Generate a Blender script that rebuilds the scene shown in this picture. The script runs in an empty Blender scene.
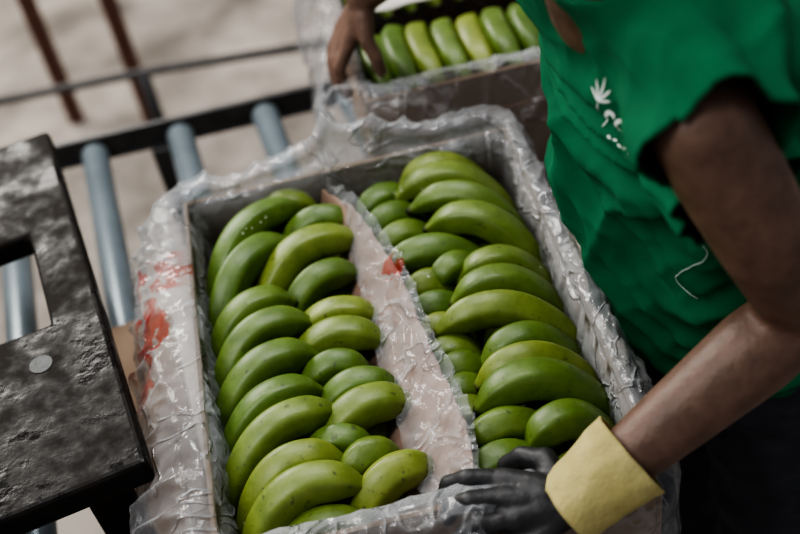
import bpy, bmesh, math, random
from mathutils import Vector, Matrix, noise, Euler
from mathutils.bvhtree import BVHTree
random.seed(4)
V=Vector
scene=bpy.context.scene
COL=bpy.context.collection

# ---------------------------------------------------------------- materials
def newmat(name):
    m=bpy.data.materials.new(name); m.use_nodes=True
    nt=m.node_tree; nt.nodes.clear()
    out=nt.nodes.new('ShaderNodeOutputMaterial')
    p=nt.nodes.new('ShaderNodeBsdfPrincipled')
    nt.links.new(p.outputs[0],out.inputs[0])
    return m,nt,p,out
def N(nt,t,**kw):
    n=nt.nodes.new(t)
    for k,v in kw.items():
        if k in n.inputs: n.inputs[k].default_value=v
        else: setattr(n,k,v)
    return n
def ramp(nt,src,stops):
    r=nt.nodes.new('ShaderNodeValToRGB')
    el=r.color_ramp.elements
    while len(el)<len(stops): el.new(0.5)
    for e,(pos,c) in zip(el,stops):
        e.position=pos; e.color=(c[0],c[1],c[2],1)
    nt.links.new(src,r.inputs[0]); return r
def simple(name,c1,c2,rough=.6,scale=12,detail=6,bump=.2,metal=0,bscale=None,spec=.5,rr=None,stretch=None,lo=.3,hi=.7,dist=.002):
    m,nt,p,out=newmat(name)
    tc=N(nt,'ShaderNodeTexCoord'); mp=N(nt,'ShaderNodeMapping')
    nt.links.new(tc.outputs['Object'],mp.inputs[0])
    if stretch: mp.inputs['Scale'].default_value=stretch
    n=N(nt,'ShaderNodeTexNoise',Scale=scale,Detail=detail,Roughness=.6)
    nt.links.new(mp.outputs[0],n.inputs['Vector'])
    r=ramp(nt,n.outputs[0],[(lo,c1),(hi,c2)])
    nt.links.new(r.outputs[0],p.inputs['Base Color'])
    p.inputs['Roughness'].default_value=rough; p.inputs['Metallic'].default_value=metal
    p.inputs['Specular IOR Level'].default_value=spec
    if rr:
        r2=ramp(nt,n.outputs[0],[(.4,(rr[0],)*3),(.6,(rr[1],)*3)])
        nt.links.new(r2.outputs[0],p.inputs['Roughness'])
    n2=N(nt,'ShaderNodeTexNoise',Scale=bscale or scale*4,Detail=4)
    nt.links.new(mp.outputs[0],n2.inputs['Vector'])
    b=N(nt,'ShaderNodeBump',Strength=bump,Distance=dist)
    nt.links.new(n2.outputs[0],b.inputs['Height']); nt.links.new(b.outputs[0],p.inputs['Normal'])
    return m

def banana_mat():
    m,nt,p,out=newmat('banana_skin')
    a=N(nt,'ShaderNodeVertexColor'); a.layer_name='Col'
    sep=N(nt,'ShaderNodeSeparateColor'); nt.links.new(a.outputs[0],sep.inputs[0])
    tc=N(nt,'ShaderNodeTexCoord')
    n=N(nt,'ShaderNodeTexNoise',Scale=34,Detail=7,Roughness=.65); nt.links.new(tc.outputs['Object'],n.inputs['Vector'])
    r=ramp(nt,n.outputs[0],[(.3,(.090,.146,.020)),(.7,(.172,.240,.044))])
    r2=ramp(nt,sep.outputs[1],[(0,(.58,.70,.6)),(1,(1.38,1.15,1.1))])
    mul=N(nt,'ShaderNodeMix',data_type='RGBA',blend_type='MULTIPLY'); mul.inputs[0].default_value=1
    nt.links.new(r.outputs[0],mul.inputs[6]); nt.links.new(r2.outputs[0],mul.inputs[7])
    mixe=N(nt,'ShaderNodeMix',data_type='RGBA'); mixe.inputs[7].default_value=(.26,.31,.07,1)
    nt.links.new(sep.outputs[2],mixe.inputs[0]); nt.links.new(mul.outputs[2],mixe.inputs[6])
    mix=N(nt,'ShaderNodeMix',data_type='RGBA'); mix.inputs[7].default_value=(.014,.010,.006,1)
    nt.links.new(sep.outputs[0],mix.inputs[0]); nt.links.new(mixe.outputs[2],mix.inputs[6])
    vo=N(nt,'ShaderNodeTexVoronoi',Scale=90); nt.links.new(tc.outputs['Object'],vo.inputs['Vector'])
    lt=N(nt,'ShaderNodeMath',operation='LESS_THAN'); lt.inputs[1].default_value=.15; nt.links.new(vo.outputs['Distance'],lt.inputs[0])
    n3=N(nt,'ShaderNodeTexNoise',Scale=9,Detail=2); nt.links.new(tc.outputs['Object'],n3.inputs['Vector'])
    gt=N(nt,'ShaderNodeMath',operation='GREATER_THAN'); gt.inputs[1].default_value=.64; nt.links.new(n3.outputs[0],gt.inputs[0])
    mm=N(nt,'ShaderNodeMath',operation='MULTIPLY'); nt.links.new(lt.outputs[0],mm.inputs[0]); nt.links.new(gt.outputs[0],mm.inputs[1])
    mx=N(nt,'ShaderNodeMix',data_type='RGBA'); mx.inputs[7].default_value=(.42,.46,.32,1)
    nt.links.new(mm.outputs[0],mx.inputs[0]); nt.links.new(mix.outputs[2],mx.inputs[6])
    sn=N(nt,'ShaderNodeTexNoise',Scale=130,Detail=3); nt.links.new(tc.outputs['Object'],sn.inputs['Vector'])
    sr_=ramp(nt,sn.outputs[0],[(.64,(0,0,0)),(.70,(.7,.7,.7))])
    ms=N(nt,'ShaderNodeMix',data_type='RGBA'); ms.inputs[7].default_value=(.045,.06,.015,1)
    nt.links.new(sr_.outputs[0],ms.inputs[0]); nt.links.new(mx.outputs[2],ms.inputs[6])
    nt.links.new(ms.outputs[2],p.inputs['Base Color'])
    p.inputs['Roughness'].default_value=.42
    n2=N(nt,'ShaderNodeTexNoise',Scale=160,Detail=4); nt.links.new(tc.outputs['Object'],n2.inputs['Vector'])
    b=N(nt,'ShaderNodeBump',Strength=.25,Distance=.001); nt.links.new(n2.outputs[0],b.inputs['Height']); nt.links.new(b.outputs[0],p.inputs['Normal'])
    return m

def plastic_mat(name,base=.08,k=.42,crease=.16,cover=.26):
    m,nt,p,out=newmat(name)
    tc=N(nt,'ShaderNodeTexCoord')
    n=N(nt,'ShaderNodeTexNoise',Scale=9,Detail=2,Distortion=1.4); nt.links.new(tc.outputs['Object'],n.inputs['Vector'])
    s=N(nt,'ShaderNodeMath',operation='SUBTRACT'); s.inputs[1].default_value=.5; nt.links.new(n.outputs[0],s.inputs[0])
    ab=N(nt,'ShaderNodeMath',operation='ABSOLUTE'); nt.links.new(s.outputs[0],ab.inputs[0])
    cr=ramp(nt,ab.outputs[0],[(0,(1,1,1)),(.03,(0,0,0))])
    b=N(nt,'ShaderNodeBump',Strength=.7,Distance=.006); nt.links.new(cr.outputs[0],b.inputs['Height'])
    vn=N(nt,'ShaderNodeTexNoise',Scale=34,Detail=3,Distortion=1.4); nt.links.new(tc.outputs['Object'],vn.inputs['Vector'])
    b2=N(nt,'ShaderNodeBump',Strength=.5,Distance=.007); nt.links.new(vn.outputs[0],b2.inputs['Height']); nt.links.new(b.outputs[0],b2.inputs['Normal'])
    p.inputs['Roughness'].default_value=.10
    p.inputs['Specular IOR Level'].default_value=1.0
    nt.links.new(b2.outputs[0],p.inputs['Normal'])
    tr=N(nt,'ShaderNodeBsdfTransparent'); mix=N(nt,'ShaderNodeMixShader')
    lw=N(nt,'ShaderNodeLayerWeight',Blend=.35); nt.links.new(b2.outputs[0],lw.inputs['Normal'])
    m1=N(nt,'ShaderNodeMath',operation='MULTIPLY_ADD'); m1.inputs[1].default_value=k; m1.inputs[2].default_value=base
    nt.links.new(lw.outputs['Facing'],m1.inputs[0])
    m2=N(nt,'ShaderNodeMath',operation='MULTIPLY_ADD'); m2.inputs[1].default_value=crease
    nt.links.new(cr.outputs[0],m2.inputs[0]); nt.links.new(m1.outputs[0],m2.inputs[2])
    a=N(nt,'ShaderNodeVertexColor'); a.layer_name='Col'
    sep=N(nt,'ShaderNodeSeparateColor'); nt.links.new(a.outputs[0],sep.inputs[0])
    cn=N(nt,'ShaderNodeTexNoise',Scale=20,Detail=3,Distortion=.8); nt.links.new(tc.outputs['Object'],cn.inputs['Vector'])
    cm=N(nt,'ShaderNodeMath',operation='MULTIPLY'); nt.links.new(cn.outputs[0],cm.inputs[0]); nt.links.new(sep.outputs[1],cm.inputs[1])
    m3=N(nt,'ShaderNodeMath',operation='MULTIPLY_ADD'); m3.inputs[1].default_value=cover*2; m3.use_clamp=True
    nt.links.new(cm.outputs[0],m3.inputs[0]); nt.links.new(m2.outputs[0],m3.inputs[2])
    wn=N(nt,'ShaderNodeTexNoise',Scale=32,Detail=1,Distortion=1.5); nt.links.new(tc.outputs['Object'],wn.inputs['Vector'])
    g=N(nt,'ShaderNodeMath',operation='GREATER_THAN'); g.inputs[1].default_value=.45; nt.links.new(wn.outputs[0],g.inputs[0])
    mu=N(nt,'ShaderNodeMath',operation='MULTIPLY'); nt.links.new(g.outputs[0],mu.inputs[0]); nt.links.new(sep.outputs[0],mu.inputs[1])
    mc=N(nt,'ShaderNodeMix',data_type='RGBA'); mc.inputs[6].default_value=(.44,.455,.465,1); mc.inputs[7].default_value=(.36,.02,.015,1)
    nt.links.new(mu.outputs[0],mc.inputs[0]); nt.links.new(mc.outputs[2],p.inputs['Base Color'])
    mxx=N(nt,'ShaderNodeMath',operation='MAXIMUM'); nt.links.new(m3.outputs[0],mxx.inputs[0])
    mm=N(nt,'ShaderNodeMath',operation='MULTIPLY'); mm.inputs[1].default_value=.5; nt.links.new(mu.outputs[0],mm.inputs[0]); nt.links.new(mm.outputs[0],mxx.inputs[1])
    nt.links.new(mxx.outputs[0],mix.inputs[0]); nt.links.new(tr.outputs[0],mix.inputs[1]); nt.links.new(p.outputs[0],mix.inputs[2])
    nt.links.new(mix.outputs[0],out.inputs[0])
    return m

M_ban=banana_mat()
M_liner=plastic_mat('clear_polythene',.09)
M_fold=plastic_mat('clear_polythene_fold',.14,.35,.2)
M_card=simple('cardboard',(.17,.112,.072),(.24,.165,.11),.85,scale=9,bump=.15,bscale=120)
M_paper=simple('kraft_paper',(.20,.128,.092),(.30,.20,.15),.55,scale=14,bump=.6,bscale=26,dist=.004)
M_floor=simple('concrete_floor',(.15,.128,.106),(.38,.335,.29),.75,scale=3.2,detail=9,bump=.2,lo=.36,hi=.62)
M_wall=simple('plaster_wall',(.35,.33,.30),(.45,.42,.38),.8,scale=3)
M_roll=simple('grey_pvc_roller',(.13,.16,.18),(.19,.235,.26),.33,scale=8,bump=.05,metal=.3)
M_steel=simple('dark_painted_steel',(.035,.036,.038),(.075,.072,.07),.45,scale=20,metal=.4)
M_bench=simple('wet_black_board',(.004,.004,.004),(.018,.014,.011),.45,scale=16,bump=.6,bscale=60,rr=(.22,.8),dist=.003,spec=.2)
M_rust=simple('rusty_brown_steel',(.075,.028,.018),(.12,.05,.03),.7,scale=20)
M_shirt=simple('green_jersey',(.009,.102,.043),(.016,.150,.064),.85,scale=9,bump=.4,bscale=420,spec=.2,dist=.0007)
M_skin=simple('brown_skin',(.100,.054,.035),(.175,.098,.066),.5,scale=40,bump=.6,bscale=150,dist=.0012)
M_jean=simple('dark_denim',(.014,.015,.020),(.036,.038,.050),.85,scale=30,bump=.3,bscale=300)
M_glove=simple('black_rubber_glove',(.013,.013,.014),(.032,.031,.031),.5,scale=30,bump=.4,bscale=140)
M_cuff=simple('yellow_cotton_cuff',(.36,.30,.11),(.50,.44,.19),.9,scale=18,bump=.6,bscale=240)
M_hair=simple('black_hair',(.006,.005,.004),(.015,.012,.010),.6,scale=60,bump=.8,bscale=200)
M_white=simple('white_print',(.62,.68,.62),(.75,.8,.75),.8)
M_eye=simple('eye_white',(.6,.58,.55),(.7,.68,.65),.2)
M_boot=simple('black_rubber_boot',(.01,.01,.01),(.02,.02,.02),.35)
M_stick=simple('grimy_sticker',(.008,.010,.010),(.05,.06,.06),.5,scale=120)

# ---------------------------------------------------------------- mesh helpers
def mkobj(name,bm_or_me,mats,parent=None,smooth=True):
    if isinstance(bm_or_me,bmesh.types.BMesh):
        me=bpy.data.meshes.new(name); bm_or_me.to_mesh(me); bm_or_me.free()
    else: me=bm_or_me
    if not isinstance(mats,(list,tuple)): mats=[mats]
    me.materials.clear()
    for m in mats: me.materials.append(m)
    if smooth:
        for p in me.polygons: p.use_smooth=True
    o=bpy.data.objects.new(name,me); COL.objects.link(o)
    if parent: o.parent=parent
    return o
def empty(name):
    e=bpy.data.objects.new(name,None); COL.objects.link(e); e.empty_display_size=.1
    return e
def frame(d,up=V((0,0,1))):
    d=d.normalized()
    if abs(d.dot(up))>.97: up=V((0,1,0))
    x=up.cross(d).normalized(); y=d.cross(x).normalized(); return x,y
def tube(bm,pts,rad,seg=16,cap=True,fn=None):
    pts=[V(p) for p in pts]; rings=[]
    px=None
    for i,p in enumerate(pts):
        d=(pts[min(i+1,len(pts)-1)]-pts[max(i-1,0)])
        x,y=frame(d)
        if px is not None:
            x=(px-d.normalized()*px.dot(d.normalized())).normalized(); y=d.normalized().cross(x)
        px=x
        r=rad[i]; ra,rb=(r if isinstance(r,(tuple,list)) else (r,r))
        ring=[]
        for k in range(seg):
            a=2*math.pi*k/seg
            f=fn(a) if fn else 1
            ring.append(bm.verts.new(p+x*math.cos(a)*ra*f+y*math.sin(a)*rb*f))
        rings.append(ring)
    for i in range(len(rings)-1):
        for k in range(seg):
            bm.faces.new((rings[i][k],rings[i][(k+1)%seg],rings[i+1][(k+1)%seg],rings[i+1][k]))
    if cap:
        bm.faces.new(rings[0][::-1]); bm.faces.new(rings[-1])
    return rings
def capsule(bm,a,b,ra,rb,seg=16,n=5):
    a=V(a);b=V(b);d=(b-a).normalized()
    P=[];R=[]
    for i in range(n): 
        t=math.pi/2*(1-i/n); P.append(a-d*ra*math.sin(t)); R.append(max(ra*math.cos(t),.0004))
    P.append(a);R.append(ra);P.append(b);R.append(rb)
    for i in range(1,n+1):
        t=math.pi/2*i/n; P.append(b+d*rb*math.sin(t)); R.append(max(rb*math.cos(t),.0004))
    tube(bm,P,R,seg)
def chain(bm,pts,rad):
    for i in range(len(pts)-1): capsule(bm,pts[i],pts[i+1],rad[i],rad[i+1])
def box(bm,x0,x1,y0,y1,z0,z1,bev=0,M=None):
    r=bmesh.ops.create_cube(bm,size=1)
    for v in r['verts']:
        v.co=V(((x0+x1)/2+v.co.x*(x1-x0),(y0+y1)/2+v.co.y*(y1-y0),(z0+z1)/2+v.co.z*(z1-z0)))
        if M: v.co=M@v.co
    if bev:
        es=list(set(e for v in r['verts'] for e in v.link_edges))
        bmesh.ops.bevel(bm,geom=es,offset=bev,segments=2,affect='EDGES',profile=.5)
def ellipsoid(bm,c,r,M=None,seg=24):
    q=bmesh.ops.create_uvsphere(bm,u_segments=seg,v_segments=seg//2,radius=1)
    for v in q['verts']:
        co=V((v.co.x*r[0],v.co.y*r[1],v.co.z*r[2]))
        if M: co=M@co
        v.co=co+V(c)
def remesh(bm,voxel,smooth=4,factor=.5):
    me=bpy.data.meshes.new('tmp'); bm.to_mesh(me); bm.free()
    o=bpy.data.objects.new('tmp',me); COL.objects.link(o)
    r=o.modifiers.new('r','REMESH'); r.mode='VOXEL'; r.voxel_size=voxel
    s=o.modifiers.new('s','SMOOTH'); s.iterations=smooth; s.factor=factor
    dg=bpy.context.evaluated_depsgraph_get()
    me2=bpy.data.meshes.new_from_object(o.evaluated_get(dg))
    bpy.data.objects.remove(o)
    return me2

# ---------------------------------------------------------------- room
bm=bmesh.new(); box(bm,-7,7,-5,8,-.1,0); mkobj('floor',bm,M_floor,smooth=False)
bm=bmesh.new(); box(bm,-7,7,7.9,8.05,0,3.5); mkobj('wall_back',bm,M_wall,smooth=False)

# ---------------------------------------------------------------- conveyor
conv=empty('roller_conveyor')
RZ=.72; RR=.024
bm=bmesh.new()
for y in (-.40,.80):
    s=.010
    box(bm,-1.9,.245,y-s/2,y+s/2,RZ-.045,RZ-.002,bev=.001)
    box(bm,-1.9,.245,y-s,y+s,RZ-.05,RZ-.044)
for x in (-1.7,-.30,.17):
    for y in (-.40,.80):
        box(bm,x-.02,x+.02,y-.02,y+.02,0,RZ-.05,bev=.003)
    box(bm,x-.015,x+.015,-.40,.80,.28,.31)
mkobj('frame',bm,M_steel,conv,smooth=False)
bm=bmesh.new()
x=-1.795
sk=.105
while x<.22:
    g=lambda y:x+(.78-y)*sk
    ye=-.385
    if g(ye)>.215: ye=.78-(.215-x)/sk
    if ye<.5:
        tube(bm,[(g(ye),ye,RZ-RR),(g(ye+.005),ye+.005,RZ-RR),(g(.775),.775,RZ-RR),(g(.78),.78,RZ-RR)],[RR*.8,RR,RR,RR*.8],24)
        tube(bm,[(g(ye-.02),ye-.02,RZ-RR),(g(.80),.80,RZ-RR)],[.006,.006],10)
    x+=.1535
mkobj('rollers',bm,M_roll,conv)

# ---------------------------------------------------------------- background racks
rack=empty('steel_rack')
bm=bmesh.new()
for (x,y) in ((-.705,1.97),(-.480,1.87),(-.60,2.6),(-1.4,2.1)):
    box(bm,x-.02,x+.02,y-.02,y+.02,0,.85,bev=.003)
box(bm,-1.42,-.46,1.93,1.96,.80,.85)
box(bm,-1.42,-.58,2.58,2.61,.80,.85)
mkobj('posts',bm,M_rust,rack,smooth=False)
bm=bmesh.new()
tube(bm,[(-1.6,1.62,.36),(-.40,1.49,.40),(.6,1.36,.40)],[.011]*3,12)
for x,y in ((-1.5,1.61),(-.40,1.49),(.55,1.365)):
    tube(bm,[(x,y,0),(x,y,.40)],[.016]*2,12)
mkobj('pipe_rail',bm,M_steel)

# ---------------------------------------------------------------- dark packing stand standing on the conveyor
wb=empty('packing_stand')
Mw=Matrix.Translation(V((-.388,.468,0)))@Matrix.Rotation(math.radians(11.2),4,'Z')
bm=bmesh.new()
zt=.97; L0=-.635
xs=[-.60,-.32,-.060,0]; ys=[0,-.215,-.385,L0]
gv={}
for k,z in enumerate((zt,zt-.035)):
    for i,xx in enumerate(xs):
        for j,yy in enumerate(ys): gv[i,j,k]=bm.verts.new(V((xx,yy,z)))
hole=(1,1)
for i in range(3):
    for j in range(3):
        if (i,j)==hole: continue
        a=[(i,j),(i,j+1),(i+1,j+1),(i+1,j)]
        bm.faces.new([gv[p+(0,)] for p in a]); bm.faces.new([gv[p+(1,)] for p in a[::-1]])
def sidef(p,q): bm.faces.new((gv[p+(0,)],gv[q+(0,)],gv[q+(1,)],gv[p+(1,)]))
for i in range(3): sidef((i,0),(i+1,0)); sidef((i+1,3),(i,3)); sidef((0,i+1),(0,i)); sidef((3,i),(3,i+1))
sidef((1,1),(1,2));sidef((1,2),(2,2));sidef((2,2),(2,1));sidef((2,1),(1,1))
bmesh.ops.recalc_face_normals(bm,faces=bm.faces[:])
es=[e for e in bm.edges if len(e.link_faces)==2 and e.calc_face_angle(0)>.5]
bmesh.ops.bevel(bm,geom=es,offset=.007,segments=3,affect='EDGES',profile=.5)
for v in bm.verts: v.co=Mw@v.co
def wbx(x0,x1,y0,y1,z0,z1,bev=.003): box(bm,x0,x1,y0,y1,z0,z1,bev,Mw)
for lx,ly in ((-.06,-.06),(-.06,-.57),(-.55,-.06),(-.55,-.57)):
    wbx(lx-.022,lx+.022,ly-.022,ly+.022,RZ+.001,zt-.03)
mkobj('board_and_legs',bm,M_bench,wb,smooth=False)
bm=bmesh.new()
q=bmesh.ops.create_circle(bm,cap_ends=True,segments=24,radius=.013)
for v in q['verts']: v.co=Mw@V((-.080+v.co.x,-.445+v.co.y,zt+.0008))
mkobj('sticker',bm,M_stick,wb,smooth=False)
bm=bmesh.new()
Mc=Matrix.Translation(V((-.322,-.03,RZ+.001)))@Matrix.Rotation(math.radians(6),4,'Z')
box(bm,-.060,.065,-.36,.33,0,.012,.001,Mc)
box(bm,-.055,.04,-.36,.10,.013,.022,.001,Mc)
mkobj('flattened_cardboard',bm,M_card,smooth=False)

# ---------------------------------------------------------------- cartons
def carton(name,x0,x1,y0,y1,z0,z1,liner_mat,reds=(),seed=0,left=.0,bunchx=None,inset=0.0):
    e=empty(name); t=.006
    bm=bmesh.new()
    box(bm,x0,x1,y0,y1,z0,z0+t)
    box(bm,x0,x0+t,y0,y1,z0+t,z1); box(bm,x1-t,x1,y0,y1,z0+t,z1)
    box(bm,x0+t,x1-t,y0,y0+t,z0+t,z1); box(bm,x0+t,x1-t,y1-t,y1,z0+t,z1)
    box(bm,x0-t,x0-.0005,y0-t,y1+t,z0+.01,z1-.06); box(bm,x1+.0005,x1+t,y0-t,y1+t,z0+.01,z1-.06)
    box(bm,x0,x1,y0-t,y0-.0005,z0+.01,z1-.06); box(bm,x0,x1,y1+.0005,y1+t,z0+.01,z1-.06)
    mkobj('cardboard_tray',bm,M_card,e,smooth=False)
    bm=bmesh.new(); lay=bm.loops.layers.color.new('Col')
    prof=[(-.032,-.14),(-.026,-.10),(-.023,-.05),(-.019,-.02),(-.009,.010),(.002,.022),(.014,.020),(.024,.006),(.034,-.02),(.042,-.05),(.048,-.085),(.050,-.125)]
    P=[]
    for i in range(len(prof)-1):
        for s in range(4):
            k=s/4; P.append((prof[i][0]*(1-k)+prof[i+1][0]*k,prof[i][1]*(1-k)+prof[i+1][1]*k,(i+k)/(len(prof)-1)))
    P.append((*prof[-1],1))
    cx,cy=(x0+x1)/2,(y0+y1)/2; hx,hy=(x1-x0)/2,(y1-y0)/2; rc=.035
    per=[]
    L=[('x',-hx+rc,-hy,hx-rc,-hy,0,-1),('c',hx-rc,-hy+rc,-90),('x',hx,-hy+rc,hx,hy-rc,1,0),('c',hx-rc,hy-rc,0),('x',hx-rc,hy,-hx+rc,hy,0,1),('c',-hx+rc,hy-rc,90),('x',-hx,hy-rc,-hx,-hy+rc,-1,0),('c',-hx+rc,-hy+rc,180)]
    for s in L:
        if s[0]=='x':
            ln=math.hypot(s[3]-s[1],s[4]-s[2]); n=int(ln/.0025)
            for i in range(n):
                k=i/n; per.append((s[1]+(s[3]-s[1])*k,s[2]+(s[4]-s[2])*k,s[5],s[6]))
        else:
            for i in range(20):
                a=math.radians(s[3]+90*i/20); per.append((s[1]+rc*math.cos(a),s[2]+rc*math.sin(a),math.cos(a),math.sin(a)))
    def rid(q): return 1-abs(noise.noise(q))*2.2
    grid=[]
    for (px,py,nx,ny) in per:
        row=[]
        for (off,dz,v) in P:
            w=max(0,(v-.25)/.75); w=min(1,w*1.5)
            wb_=.25*noise.noise(V((px*11,py*11,v*3+seed)))
            a=px+v*.10+wb_*.15; b=py+v*.09-wb_*.12
            big=noise.noise(V((px*7+seed,py*7,v*1.3)))
            fold=rid(V((a*13+seed,b*13,v*1.2)))
            fold2=rid(V(((px-v*.08)*19+5,(py-v*.11)*19+seed,v*2.0)))
            fold3=rid(V(((px+v*.13)*41+5,(py-v*.05)*41+seed,v*3.5)))
            rr=1-.45*max(0,nx)
            lf=left*max(0,-nx)*w
            inner=(1-w)
            ins=inset*max(0,ny)*inner*min(1,max(0,.42-v)/.10)
            f1=max(-.5,fold); f2=max(0,fold2)**2; f3=max(0,fold3)**2
            o=off*(rr if off>0 else 1)+w*rr*(.016*big+.011*f1+.010*f2+.004*f3)+inner*(.006*fold+.004*f3)+lf*(v**1.2)-ins
            if off<0: o=min(o,-.008)
            z=z1+dz+w*(.014*noise.noise(V((px*10+7+seed,py*10,v*1.5)))+.011*f2+.004*f3-.004)
            if v>.3 and v<.62: z=max(z,z1+.004)
            if v>.5: o=max(o,.010)
            if bunchx is not None and ny>.5 and v>.25:
                g=math.exp(-((px-bunchx)/.07)**2)*math.exp(-((v-.5)/.22)**2)
                z+=.034*g*(1+.5*fold2); o+=.012*g*fold
            z=max(z,z0+.02)
            row.append(bm.verts.new((cx+px+nx*o,cy+py+ny*o,z)))
        grid.append(row)
    n=len(grid)
    for i in range(n):
        a=grid[i]; b=grid[(i+1)%n]
        for j in range(len(P)-1):
            f=bm.faces.new((a[j],b[j],b[j+1],a[j+1]))
            vj=P[j][2]
            gg=math.exp(-((vj-.36)/.19)**2)
            for l in f.loops:
                c=l.vert.co; r=0
                for (rx,ry,rz,rr_) in reds:
                    if (V((rx,ry,rz))-c).length<rr_: r=1
                l[lay]=(r,gg,0,1)
    mkobj('polythene_liner',bm,liner_mat,e)
    return e

carton('banana_carton',-.212,.217,-.280,.262,RZ+.002,.95,M_liner,reds=[(-.262,.04,.93,.05),(-.240,.115,.96,.038),(-.275,-.03,.91,.045)],seed=1.3,left=.030,bunchx=0.0,inset=.012)
carton('banana_carton',.050,.56,.378,.80,RZ+.032,.955,M_liner,seed=8.1)

# ---------------------------------------------------------------- bananas
def banana(bm,lay,tip,end,z=.940,R=.0215,bow=.010,arch=.026,ext=.25):
    tx,ty=tip; ex,ey=end
    d=V((ex-tx,ey-ty,0)); n=V((-d.y,d.x,0)).normalized()
    if abs(d.x)>abs(d.y):
        if n.y<0: n=-n
    elif n.x>0: n=-n
    NS=34; pts=[];rad=[];cc=[]
    tint=random.random(); bow*=random.uniform(.7,1.25); R*=random.uniform(.92,1.00)
    t0=-.10; S1=1+ext
    for i in range(NS+1):
        u=i/NS; s=t0+(S1-t0)*u
        zz=z+.002-arch*((2*s-.85)**2)*(1.1 if s>.4 else .75)
        p=V((tx,ty,0))+d*s+n*(bow*4*s*(1-s)); p.z=zz
        pts.append(p)
        if u<.03: r=.19+u/.03*.07
        elif u<.075: r=.26+(u-.03)/.045*.11
        elif u<.28: 
            k=(u-.075)/.205; r=.37+.56*math.sin(k*math.pi/2)**.9
        elif u<.72: r=.93+.05*math.sin((u-.28)/.44*math.pi)
        else:
            k=(u-.72)/.28; r=.93-.55*k**1.6
        rad.append(R*r*1.02)
        cc.append((1.0 if u<.045 else 0, tint, max(0,1-u/.16)*.6+max(0,(u-.85)/.15)*.6))
    ph=random.random()*.6
    rings=tube(bm,pts,rad,30,True,fn=lambda a:1+.050*math.cos(5*(a+ph))+.020*math.cos(10*(a+ph)))
    idx={}
    for ring,c in zip(rings,cc):
        for v in ring: idx[v]=c
    fs=set(f for r in rings for v in r for f in v.link_faces)
    for f in fs:
        for l in f.loops:
            c=idx[l.vert]; l[lay]=(c[0],c[1],min(1,c[2]),1)
def bunch(items):
    bm=bmesh.new(); lay=bm.loops.layers.color.new('Col')
    for it in items: banana(bm,lay,*it[:2],**it[2])
    return mkobj('banana_bunch',bm,M_ban)
def it(t,e,**k): return (t,e,k)
LI=dict(z=.930,R=.0205); LO=dict(z=.944,R=.0220)
Lg=[
 [it((-.070,.222),(-.183,.130),**LO,bow=.020),it((-.094,.162),(-.185,.066),**LO,bow=.014),it((-.050,.228),(-.13,.232),z=.926,R=.02),it((-.007,.180),(-.095,.184),**LI),it((-.006,.139),(-.130,.094),z=.938,R=.0225,bow=.016),it((-.018,.092),(-.106,.054),**LI)],
 [it((-.101,.057),(-.188,.020),**LO),it((-.084,.017),(-.188,-.028),**LO,bow=.014),it((-.006,.010),(-.102,.020),**LI),it((-.008,-.030),(-.107,-.021),z=.934,R=.022),it((-.032,-.064),(-.105,-.064),**LI)],
 [it((-.086,-.034),(-.188,-.074),**LO,bow=.014),it((-.089,-.085),(-.186,-.118),**LO),it((-.074,-.124),(-.186,-.166),z=.948,R=.0225,bow=.015),it((-.005,-.100),(-.092,-.103),**LI),it((.004,-.126),(-.094,-.147),z=.936,R=.022),it((-.046,-.170),(-.116,-.163),**LI)],
 [it((-.079,-.182),(-.175,-.205),**LO),it((-.063,-.222),(-.172,-.238),z=.948,R=.022,bow=.014),it((-.022,-.186),(-.081,-.205),**LI),it((.009,-.212),(-.070,-.238),z=.934,R=.021),it((-.065,-.256),(-.160,-.258),z=.925,R=.019)],
]
RO=dict(z=.944,R=.0215); RI=dict(z=.918,R=.021)
Rg=[
 [it((.068,.222),(.165,.218),z=.935,R=.0200),it((.061,.200),(.178,.164),z=.940,R=.0215,bow=.018),it((.074,.168),(.183,.110),z=.944,R=.0215,bow=.015),it((.086,.130),(.187,.068),z=.940,R=.0215,bow=.012),
  it((.005,.195),(.080,.215),**RI),it((.008,.155),(.081,.175),**RI),it((.015,.120),(.086,.135),**RI),it((.021,.082),(.131,.068),z=.93,R=.023)],
 [it((.071,.036),(.125,.044),z=.928,R=.0200),it((.101,.033),(.190,.012),z=.938,R=.0205),it((.086,-.005),(.188,-.028),**RO),it((.059,-.046),(.188,-.076),z=.948,R=.0220,bow=.014),
  it((.036,.036),(.090,.035),**RI),it((.032,.001),(.094,-.004),**RI),it((.036,-.036),(.083,-.039),**RI),it((.036,-.070),(.095,-.079),**RI)],
 [it((.096,-.096),(.188,-.106),z=.936,R=.0205),it((.083,-.129),(.189,-.141),**RO),it((.075,-.162),(.190,-.177),z=.948,R=.0225,bow=.013),
  it((.040,-.100),(.096,-.101),**RI),it((.040,-.131),(.087,-.127),**RI),it((.041,-.168),(.083,-.161),**RI)],
 [it((.052,-.199),(.136,-.198),z=.932,R=.022),it((.111,-.219),(.188,-.214),z=.940,R=.0225),it((.043,-.240),(.119,-.241),z=.926,R=.0225),it((.12,-.258),(.18,-.255),z=.91,R=.018)],
]
for g,ys_ in ((0,(.215,.17,.125,.08)),(1,(.04,0,-.04)),(2,(-.085,-.125,-.165)),(3,(-.205,-.24))):
    for y in ys_:
        Lg[g].append(it((-.10,y),(-.178,y-.03),z=.893,R=.021,ext=.05))
        Lg[g].append(it((-.02,y-.01),(-.09,y-.012),z=.886,R=.021,ext=.05))
        Rg[g].append(it((.11,y),(.185,y-.012),z=.893,R=.021,ext=.05))
        Rg[g].append(it((.045,y-.01),(.10,y-.012),z=.878,R=.020,ext=.05))
for g in Lg+Rg: bunch(g)
B2=[]
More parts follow.
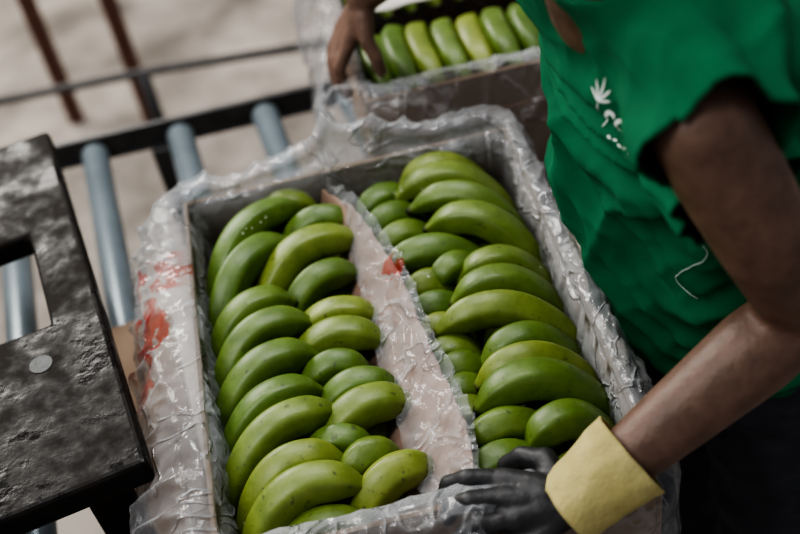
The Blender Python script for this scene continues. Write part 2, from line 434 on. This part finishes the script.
for i,(a,b) in enumerate([((.090,.413),(.098,.560)),((.124,.407),(.132,.575)),((.162,.403),(.166,.575)),((.198,.400),(.204,.56)),((.234,.400),(.244,.560)),((.272,.402),(.280,.555)),((.310,.405),(.318,.555)),((.349,.405),(.358,.555)),((.388,.405),(.396,.555)),((.428,.405),(.436,.555)),((.468,.405),(.474,.555)),((.509,.405),(.512,.555))]):
    B2.append(it(a,b,z=.950+.004*(i%2),R=.0215,bow=.014,ext=.14,arch=.024))
bunch(B2)
B3=[it((.088+.039*i,.64),(.092+.039*i,.76),z=.935,R=.0215,bow=.010,ext=.05) for i in range(12)]
bunch(B3)

# ---------------------------------------------------------------- kraft divider with polythene over it
def divider(top,low,zt,zl):
    bm=bmesh.new(); rows=[]
    n=150
    def samp(L,k):
        f=k*(len(L)-1); i=min(int(f),len(L)-2); t=f-i
        a=V(L[max(i-1,0)]);b=V(L[i]);c=V(L[i+1]);d=V(L[min(i+2,len(L)-1)])
        return .5*((2*b)+(c-a)*t+(2*a-5*b+4*c-d)*t*t+(3*b-a-3*c+d)*t*t*t)
    for i in range(n+1):
        k=i/n; a=samp(top,k); b=samp(low,k); row=[]
        ztk=zt-.018*max(0,1-k/.18)      # edge dips where it tucks under the liner at the back
        for j in range(32):
            s=j/31
            p=a.lerp(b,s); z=ztk+(zl-ztk)*(s**1.25)
            w=.006*noise.noise(V((p.x*30,p.y*22,s*2)))+.003*noise.noise(V((p.x*80,p.y*70,3)))
            row.append(bm.verts.new((p.x+w*.5,p.y,z+w)))
        rows.append(row)
    for i in range(n):
        for j in range(31): bm.faces.new((rows[i][j],rows[i+1][j],rows[i+1][j+1],rows[i][j+1]))
    return bm
topL=[(-.034,.238),(-.004,.175),(.016,.100),(.034,.012),(.040,-.083),(.052,-.185),(.045,-.262)]
lowL=[(-.042,.234),(-.034,.170),(-.032,.090),(-.032,.01),(-.030,-.083),(-.026,-.185),(-.02,-.262)]
dv=empty('kraft_paper_divider')
bm=divider(topL,lowL,.955,.895); o=mkobj('kraft_sheet',bm,M_paper,dv)
s=o.modifiers.new('s','SOLIDIFY'); s.thickness=.0015
bm=divider([(x+.005,y) for x,y in topL],[(x+.01,y) for x,y in lowL],.962,.915)
def rid0(q): return max(-.2,1-abs(noise.noise(q))*2.4)
for v in bm.verts:
    w=abs(noise.noise(V((v.co.x*45,v.co.y*30,1))))*.012+rid0(V((v.co.x*50+v.co.y*20,v.co.y*24,4)))*.007+rid0(V((v.co.x*30,v.co.y*60+v.co.x*40,9)))*.004
    v.co.z+=abs(w)+.001; v.co.x+=w*.3
lay=bm.loops.layers.color.new('Col')
for f in bm.faces:
    for l in f.loops: l[lay]=(1 if (l.vert.co.xy-V((.024,.040))).length<.016 else 0,.3,0,1)
mkobj('polythene_fold',bm,M_fold,dv)
bm=bmesh.new(); rows=[]
for i in range(60):
    x=.075+i*.0078; row=[]
    for j in range(8):
        s=j/7; w=.006*noise.noise(V((x*20,s*2,0)))
        row.append(bm.verts.new((x,.60-.03*s+w,.965+.012*math.sin(s*2.4)+w)))
    rows.append(row)
for i in range(59):
    for j in range(7): bm.faces.new((rows[i][j],rows[i+1][j],rows[i+1][j+1],rows[i][j+1]))
o=mkobj('kraft_paper_divider',bm,simple('pale_paper',(.5,.47,.42),(.62,.6,.55),.6)); s=o.modifiers.new('s','SOLIDIFY'); s.thickness=.0015

bm=bmesh.new()
box(bm,.265,.85,.33,.86,RZ-.01,RZ+.03,bev=.003)
for x in (.29,.82):
    for y in (.36,.83): box(bm,x-.02,x+.02,y-.02,y+.02,0,RZ-.01)
mkobj('side_table',bm,M_steel,smooth=False)

# ---------------------------------------------------------------- worker
man=empty('worker')
F=V((-.97,-.25,0)).normalized(); S=V((.25,-.97,0)).normalized()
rings=[(.84,.405,-.030,.135,.165),(.92,.395,-.034,.130,.162),(1.05,.357,-.046,.118,.150),(1.16,.325,-.060,.106,.152),(1.26,.300,-.072,.094,.155),(1.32,.280,-.080,.086,.150),(1.36,.262,-.080,.074,.115),(1.40,.246,-.080,.064,.072)]
def loft(bm,rings,sc=1.0,seg=48,tilt=.25):
    R=[]
    for (z,x,y,a,b) in rings:
        ring=[]
        for k in range(seg):
            t=2*math.pi*k/seg; c,s=math.cos(t),math.sin(t)
            c=math.copysign(abs(c)**.85,c); s=math.copysign(abs(s)**.85,s)
            p=V((x,y,z))+F*(a*sc*c)+S*(b*sc*s)
            p.z-=tilt*a*c
            ring.append(bm.verts.new(p))
        R.append(ring)
    for i in range(len(R)-1):
        for k in range(seg): bm.faces.new((R[i][k],R[i][(k+1)%seg],R[i+1][(k+1)%seg],R[i+1][k]))
    bm.faces.new(R[0][::-1]); bm.faces.new(R[-1])
SH_L=V((.262,-.240,1.300)); UA_L=V((.305,-.276,1.200)); EL_L=V((.357,-.262,1.085)); WR_L=V((.138,-.314,.972))
SH_R=V((.225,.070,1.31)); EL_R=V((.235,.36,1.22)); WR_R=V((.078,.445,1.075))
bm=bmesh.new()
loft(bm,rings,.82)
chain(bm,[V((.250,-.08,1.33)),V((.210,-.088,1.47))],[.060,.054])
HC=V((.175,-.100,1.548))
hf=V((-.80,-.22,-.55)).normalized(); hs=S.copy(); hu=hs.cross(hf).normalized()
if hu.z<0: hu=-hu
HM=Matrix((hs,hf,hu)).transposed()
def hp(x,y,z): return HC+HM@V((x,y,z))
ellipsoid(bm,hp(0,-.012,.02),(.076,.092,.088),HM)
ellipsoid(bm,hp(0,.025,-.04),(.058,.062,.075),HM)
ellipsoid(bm,hp(0,.065,-.085),(.026,.022,.022),HM)
capsule(bm,hp(0,.090,.012),hp(0,.106,-.022),.009,.013)
for sx in (-1,1):
    ellipsoid(bm,hp(.014*sx,.092,-.026),(.010,.012,.008),HM,12)
    ellipsoid(bm,hp(.079*sx,-.008,-.005),(.010,.018,.030),HM,12)
    capsule(bm,hp(.016*sx,.084,.030),hp(.048*sx,.072,.028),.010,.008)
    ellipsoid(bm,hp(.042*sx,.058,-.03),(.022,.024,.020),HM,12)
capsule(bm,hp(-.02,.083,-.050),hp(.02,.083,-.050),.007,.007)
capsule(bm,hp(-.017,.082,-.061),hp(.017,.082,-.061),.008,.008)
chain(bm,[V((.275,-.16,1.315)),SH_L,SH_L.lerp(UA_L,.5),UA_L,UA_L.lerp(EL_L,.6),EL_L],[.050,.043,.043,.040,.037,.036])
chain(bm,[EL_L,EL_L.lerp(WR_L,.22),EL_L.lerp(WR_L,.6),WR_L],[.036,.040,.033,.024])
chain(bm,[V((.245,.0,1.32)),SH_R,SH_R.lerp(EL_R,.35),SH_R.lerp(EL_R,.75),EL_R],[.052,.048,.043,.036,.034])
chain(bm,[EL_R,EL_R.lerp(WR_R,.25),EL_R.lerp(WR_R,.6),WR_R],[.034,.037,.030,.023])
def hand(bm,wr,kn,fingers,thumb,palm=.85):
    for k in kn: capsule(bm,wr.lerp(k,.12),k,.017*palm,.0125*palm)
    for k,f in zip(kn,fingers):
        P=[k]+f; rr=[.0102,.0093,.0086,.0076][:len(P)]
        chain(bm,P,rr)
    chain(bm,thumb,[.014,.0115,.0100,.0088][:len(thumb)])
kn=[V((.044,.425+.020*i,1.018-.003*abs(i-1))) for i in range(4)]
fg=[]
for i,k in enumerate(kn):
    L=[.9,1.05,1.0,.8][::-1][i]
    fg.append([k+V((-.022,-.006,-.030))*L,k+V((-.024,-.012,-.058))*L,k+V((-.014,-.015,-.080))*L])
hand(bm,WR_R,kn,fg,[WR_R+V((-.004,-.018,-.018)),V((.070,.408,1.030)),V((.078,.398,1.005)),V((.080,.396,.985))])
me=remesh(bm,.0042,6,.5)
mkobj('body',me,M_skin,man)
bm=bmesh.new()
ellipsoid(bm,hp(0,-.026,.034),(.083,.094,.090),HM,48)
HT=HM.transposed()
bmesh.ops.delete(bm,geom=[v for v in bm.verts if ((HT@(v.co-HC)).y>.045 and (HT@(v.co-HC)).z<.075) or (HT@(v.co-HC)).z<-.045],context='VERTS')
o=mkobj('hair',bm,M_hair,man); s=o.modifiers.new('s','SOLIDIFY'); s.thickness=.006
bm=bmesh.new()
for sx in (-1,1): ellipsoid(bm,hp(.031*sx,.068,.010),(.012,.012,.012),HM,16)
mkobj('eyes',bm,M_eye,man)
bm=bmesh.new()
for sx in (-1,1): ellipsoid(bm,hp(.031*sx,.0765,.008),(.0055,.0045,.0055),HM,12)
mkobj('irises',bm,M_hair,man)

# --- shirt
bm=bmesh.new()
loft(bm,rings,1.04)
chain(bm,[V((.275,-.13,1.320)),V((.268,-.215,1.310)),V((.262,-.310,1.285))],[.066,.062,.064])
chain(bm,[V((.290,-.15,1.25)),V((.290,-.215,1.24)),V((.290,-.300,1.225))],[.070,.058,.056])
chain(bm,[V((.245,-.03,1.32)),V((.225,.06,1.31)),V((.225,.14,1.29))],[.068,.064,.066])
me=remesh(bm,.0045,10,.6)
bm=bmesh.new(); bm.from_mesh(me)
bm.normal_update()
def rid(q): return 1-abs(noise.noise(q))*2.2
def fold(p):
    q=p-V((.28,-.23,1.22)); r=q.length
    a=math.atan2(q.z,q.dot(F))
    f=.009*math.sin(a*10+2.5*noise.noise(p*6))*math.exp(-((r-.13)/.10)**2)
    f+=.012*noise.noise(V((p.dot(F)*5,p.dot(S)*9,p.z*5+p.dot(S)*4)))
    lower=min(1,max(0,(1.24-p.z)/.15))
    wp=V((noise.noise(p*7),noise.noise(p*7+V((3,1,9))),0))*.5
    f+=(.004+.013*lower)*max(-.2,rid(V((p.dot(F)*6+p.z*10+wp.x,p.dot(S)*8-p.z*6+wp.y,p.z*2.0))))**2
    f+=(.004+.004*lower)*max(-.2,rid(V((p.dot(F)*10+7,p.dot(S)*16+p.z*14+wp.x,p.z*6))))**2
    f+=.003*max(-.2,rid(V((p.dot(F)*26+p.z*18,p.dot(S)*22,p.z*10+4))))**2
    return f-.006
for v in bm.verts: v.co+=v.normal*fold(v.co)
def cut(pt,nrm):
    pt=V(pt);nrm=V(nrm).normalized()
    return lambda c:(c-pt).dot(nrm)>0
neck=cut((.232,-.085,1.396),(-.40,-.05,.9))
hem=lambda c:c.z<.875+.01*noise.noise(c*8)
sl=lambda c:(c-V((.275,-.262,1.28))).dot(V((-.05,-1,-.12)).normalized())>0.004*noise.noise(c*25) and c.z>1.10
sr=lambda c:(c-V((.21,.115,1.30))).dot(V((0,1,-.1)).normalized())>0
near_neck=lambda c:(c-V((.235,-.085,1.41))).length<.14
bmesh.ops.delete(bm,geom=[v for v in bm.verts if (neck(v.co) and near_neck(v.co)) or hem(v.co) or sl(v.co) or sr(v.co)],context='VERTS')
me=bpy.data.meshes.new('shirt'); bm.to_mesh(me); bm.free()
shirt=mkobj('green_shirt',me,M_shirt,man)
sm=shirt.modifiers.new('sm','SMOOTH'); sm.iterations=2
s=shirt.modifiers.new('s','SOLIDIFY'); s.thickness=.003; s.offset=-1
dg=bpy.context.evaluated_depsgraph_get()
bvh=BVHTree.FromObject(shirt,dg)

def chest_print(org):
    hit=bvh.ray_cast(org+F*.3,-F)
    if hit[0] is None: return
    c=hit[0]
    n=(F+V((0,0,.9))+S*.45).normalized()
    ex=(S-n*S.dot(n)).normalized(); ey=n.cross(ex).normalized()
    if ey.z<0: ey=-ey
    t=bpy.data.curves.new('t','FONT'); t.body='comb'; t.size=.030; t.offset=.0004
    to=bpy.data.objects.new('t',t); COL.objects.link(to)
    dg=bpy.context.evaluated_depsgraph_get(); me=bpy.data.meshes.new_from_object(to.evaluated_get(dg)); bpy.data.objects.remove(to)
    bm=bmesh.new(); bm.from_mesh(me)
    def leaf(x,y,a,L,w):
        vs=[]
        for k in range(12):
            q=2*math.pi*k/12; lx=L/2*(1+math.cos(q)); ly=w*math.sin(q)
            vs.append(bm.verts.new((x+lx*math.cos(a)-ly*math.sin(a),y+lx*math.sin(a)+ly*math.cos(a),0)))
        bm.faces.new(vs)
    for (a,L) in ((60,.018),(90,.022),(120,.018),(150,.014),(30,.014)): leaf(-.008,.014,math.radians(a),L,.0012)
    leaf(-.008,.014,math.radians(-90),.022,.0009)
    for i in range(9): leaf(.002+i*.007,-.010,math.radians(20 if i%2 else -10),.005,.0011)
    bmesh.ops.triangulate(bm,faces=bm.faces[:])
    bmesh.ops.subdivide_edges(bm,edges=bm.edges[:],cuts=2)
    for v in bm.verts:
        p=c+ex*(v.co.x-.02)+ey*(v.co.y-.005)
        h=bvh.ray_cast(p+n*.08,-n)
        if h[0] is not None: v.co=h[0]+n*.0018
        else: v.co=p
    mkobj('chest_print',bm,M_white,man,smooth=False)
chest_print(V((.26,-.146,1.240)))
th=[]
for i in range(40):
    s=i/39
    p=V((.262+.014*math.sin(s*7),-.235,1.165-.085*s))
    h=bvh.ray_cast(p+V((-.12,-.25,.12)),V((.38,.80,-.38)).normalized())
    if h[0] is not None: th.append(h[0]+h[1]*.002)
if len(th)>3:
    bm=bmesh.new(); tube(bm,th,[.0004]*len(th),6); mkobj('loose_thread',bm,M_white,man)

# --- trousers + boots
bm=bmesh.new()
loft(bm,[(.80,.41,-.03,.115,.165),(.88,.405,-.035,.120,.162),(.95,.392,-.04,.112,.150)],1,48,.1)
for sd in (-1,1):
    h=V((.415,-.03,.84))+S*(.085*sd)
    k=V((.415,-.035,.47))+S*(.095*sd); a=V((.455,-.03,.10))+S*(.10*sd)
    chain(bm,[h,h.lerp(k,.5),k,k.lerp(a,.4),a],[.090,.080,.062,.060,.050])
me=remesh(bm,.009,8,.6)
bm=bmesh.new(); bm.from_mesh(me); bm.normal_update()
for v in bm.verts: v.co+=v.normal*(.010*noise.noise(V((v.co.x*9,v.co.y*9,v.co.z*14)))+.006*(1-abs(noise.noise(v.co*16))*2)**3)
mkobj('denim_trousers',bm,M_jean,man)
bm=bmesh.new()
for sd in (-1,1):
    a=V((.455,-.03,0))+S*(.10*sd)
    chain(bm,[a+V((0,0,.16)),a+V((0,0,.06))],[.055,.050])
    chain(bm,[a+V((0,0,.045)),a+F*.15+V((0,0,.038))],[.044,.038])
me=remesh(bm,.008,6,.6)
for v in me.vertices: v.co.z=max(v.co.z,0.0)
mkobj('rubber_boots',me,M_boot,man)

# --- glove and cuff on left hand
bm=bmesh.new()
kn=[V((.080,-.338,.950)),V((.068,-.320,.964)),V((.063,-.299,.971)),V((.067,-.278,.970))]
dy=(-.004,.002,.008,.014)
fg=[[k+V((-.030,.002+e*.5,.002)),k+V((-.048,.004+e,-.012)),k+V((-.052,.008+e,-.032))] for k,e in zip(kn,dy)]
fg[0]=[kn[0]+V((-.024,.0,-.001)),kn[0]+V((-.038,.002,-.016)),kn[0]+V((-.040,.004,-.030))]
W0=WR_L+V((-.006,-.003,-.002))
hand(bm,W0,kn,fg,[W0+V((-.016,.016,.000)),V((.112,-.270,.972)),V((.094,-.255,.966)),V((.078,-.250,.950))],.92)
chain(bm,[WR_L+V((.02,.008,.005)),W0],[.030,.028])
me=remesh(bm,.0028,3,.5)
bm=bmesh.new(); bm.from_mesh(me); bm.normal_update()
for v in bm.verts: v.co+=v.normal*(.0005+.0014*noise.noise(v.co*70))
mkobj('rubber_glove',bm,M_glove,man)
bm=bmesh.new()
d=(EL_L-WR_L).normalized()
P=[];R=[]
for i in range(22):
    s=i/21; P.append(WR_L-d*.026+d*(.080*s)); R.append((.035+.008*s,.031+.009*s))
rg=tube(bm,P,R,56,False)
bm.normal_update()
for v in bm.verts: v.co+=v.normal*(.006*noise.noise(v.co*22)+.002*noise.noise(v.co*70))
o=mkobj('yellow_cuff',bm,M_cuff,man); s=o.modifiers.new('s','SOLIDIFY'); s.thickness=.003

# ---------------------------------------------------------------- light
w=bpy.data.worlds.new('World'); scene.world=w; w.use_nodes=True
bg=w.node_tree.nodes['Background']; bg.inputs[0].default_value=(.92,.93,1.0,1); bg.inputs[1].default_value=.37
def area(name,loc,tgt,size,e,col):
    l=bpy.data.lights.new(name,'AREA'); l.shape='RECTANGLE'; l.size=size[0]; l.size_y=size[1]; l.energy=e; l.color=col
    o=bpy.data.objects.new(name,l); COL.objects.link(o); o.location=loc
    o.rotation_euler=(V(tgt)-V(loc)).to_track_quat('-Z','Y').to_euler(); return o
area('daylight_opening',(-2.0,3.4,3.2),(0,0,.9),(2.6,1.4),180,(1,.96,.90))
area('added_streak_light',(.2,.9,3.5),(0,.2,.9),(1.6,.5),44,(.99,.98,.98))  # narrow unseen area light, added to draw bright streaks on the polythene
area('added_streak_light',(-1.6,-.4,3.2),(0,0,.9),(.5,1.6),34,(.99,.98,.98))  # second added strip, for polythene glints from the left side

cam=bpy.data.objects.new('camera',bpy.data.cameras.new('camera')); COL.objects.link(cam)
cam.location=(-.0231,-.8719,1.8429); cam.rotation_euler=(.7941,.1404,-.1974); cam.data.lens=50; cam.data.sensor_width=36
cam.data.dof.use_dof=True; cam.data.dof.focus_distance=1.13; cam.data.dof.aperture_fstop=2.5
scene.camera=cam
scene.view_settings.view_transform='AgX'
scene.view_settings.look='AgX - High Contrast'
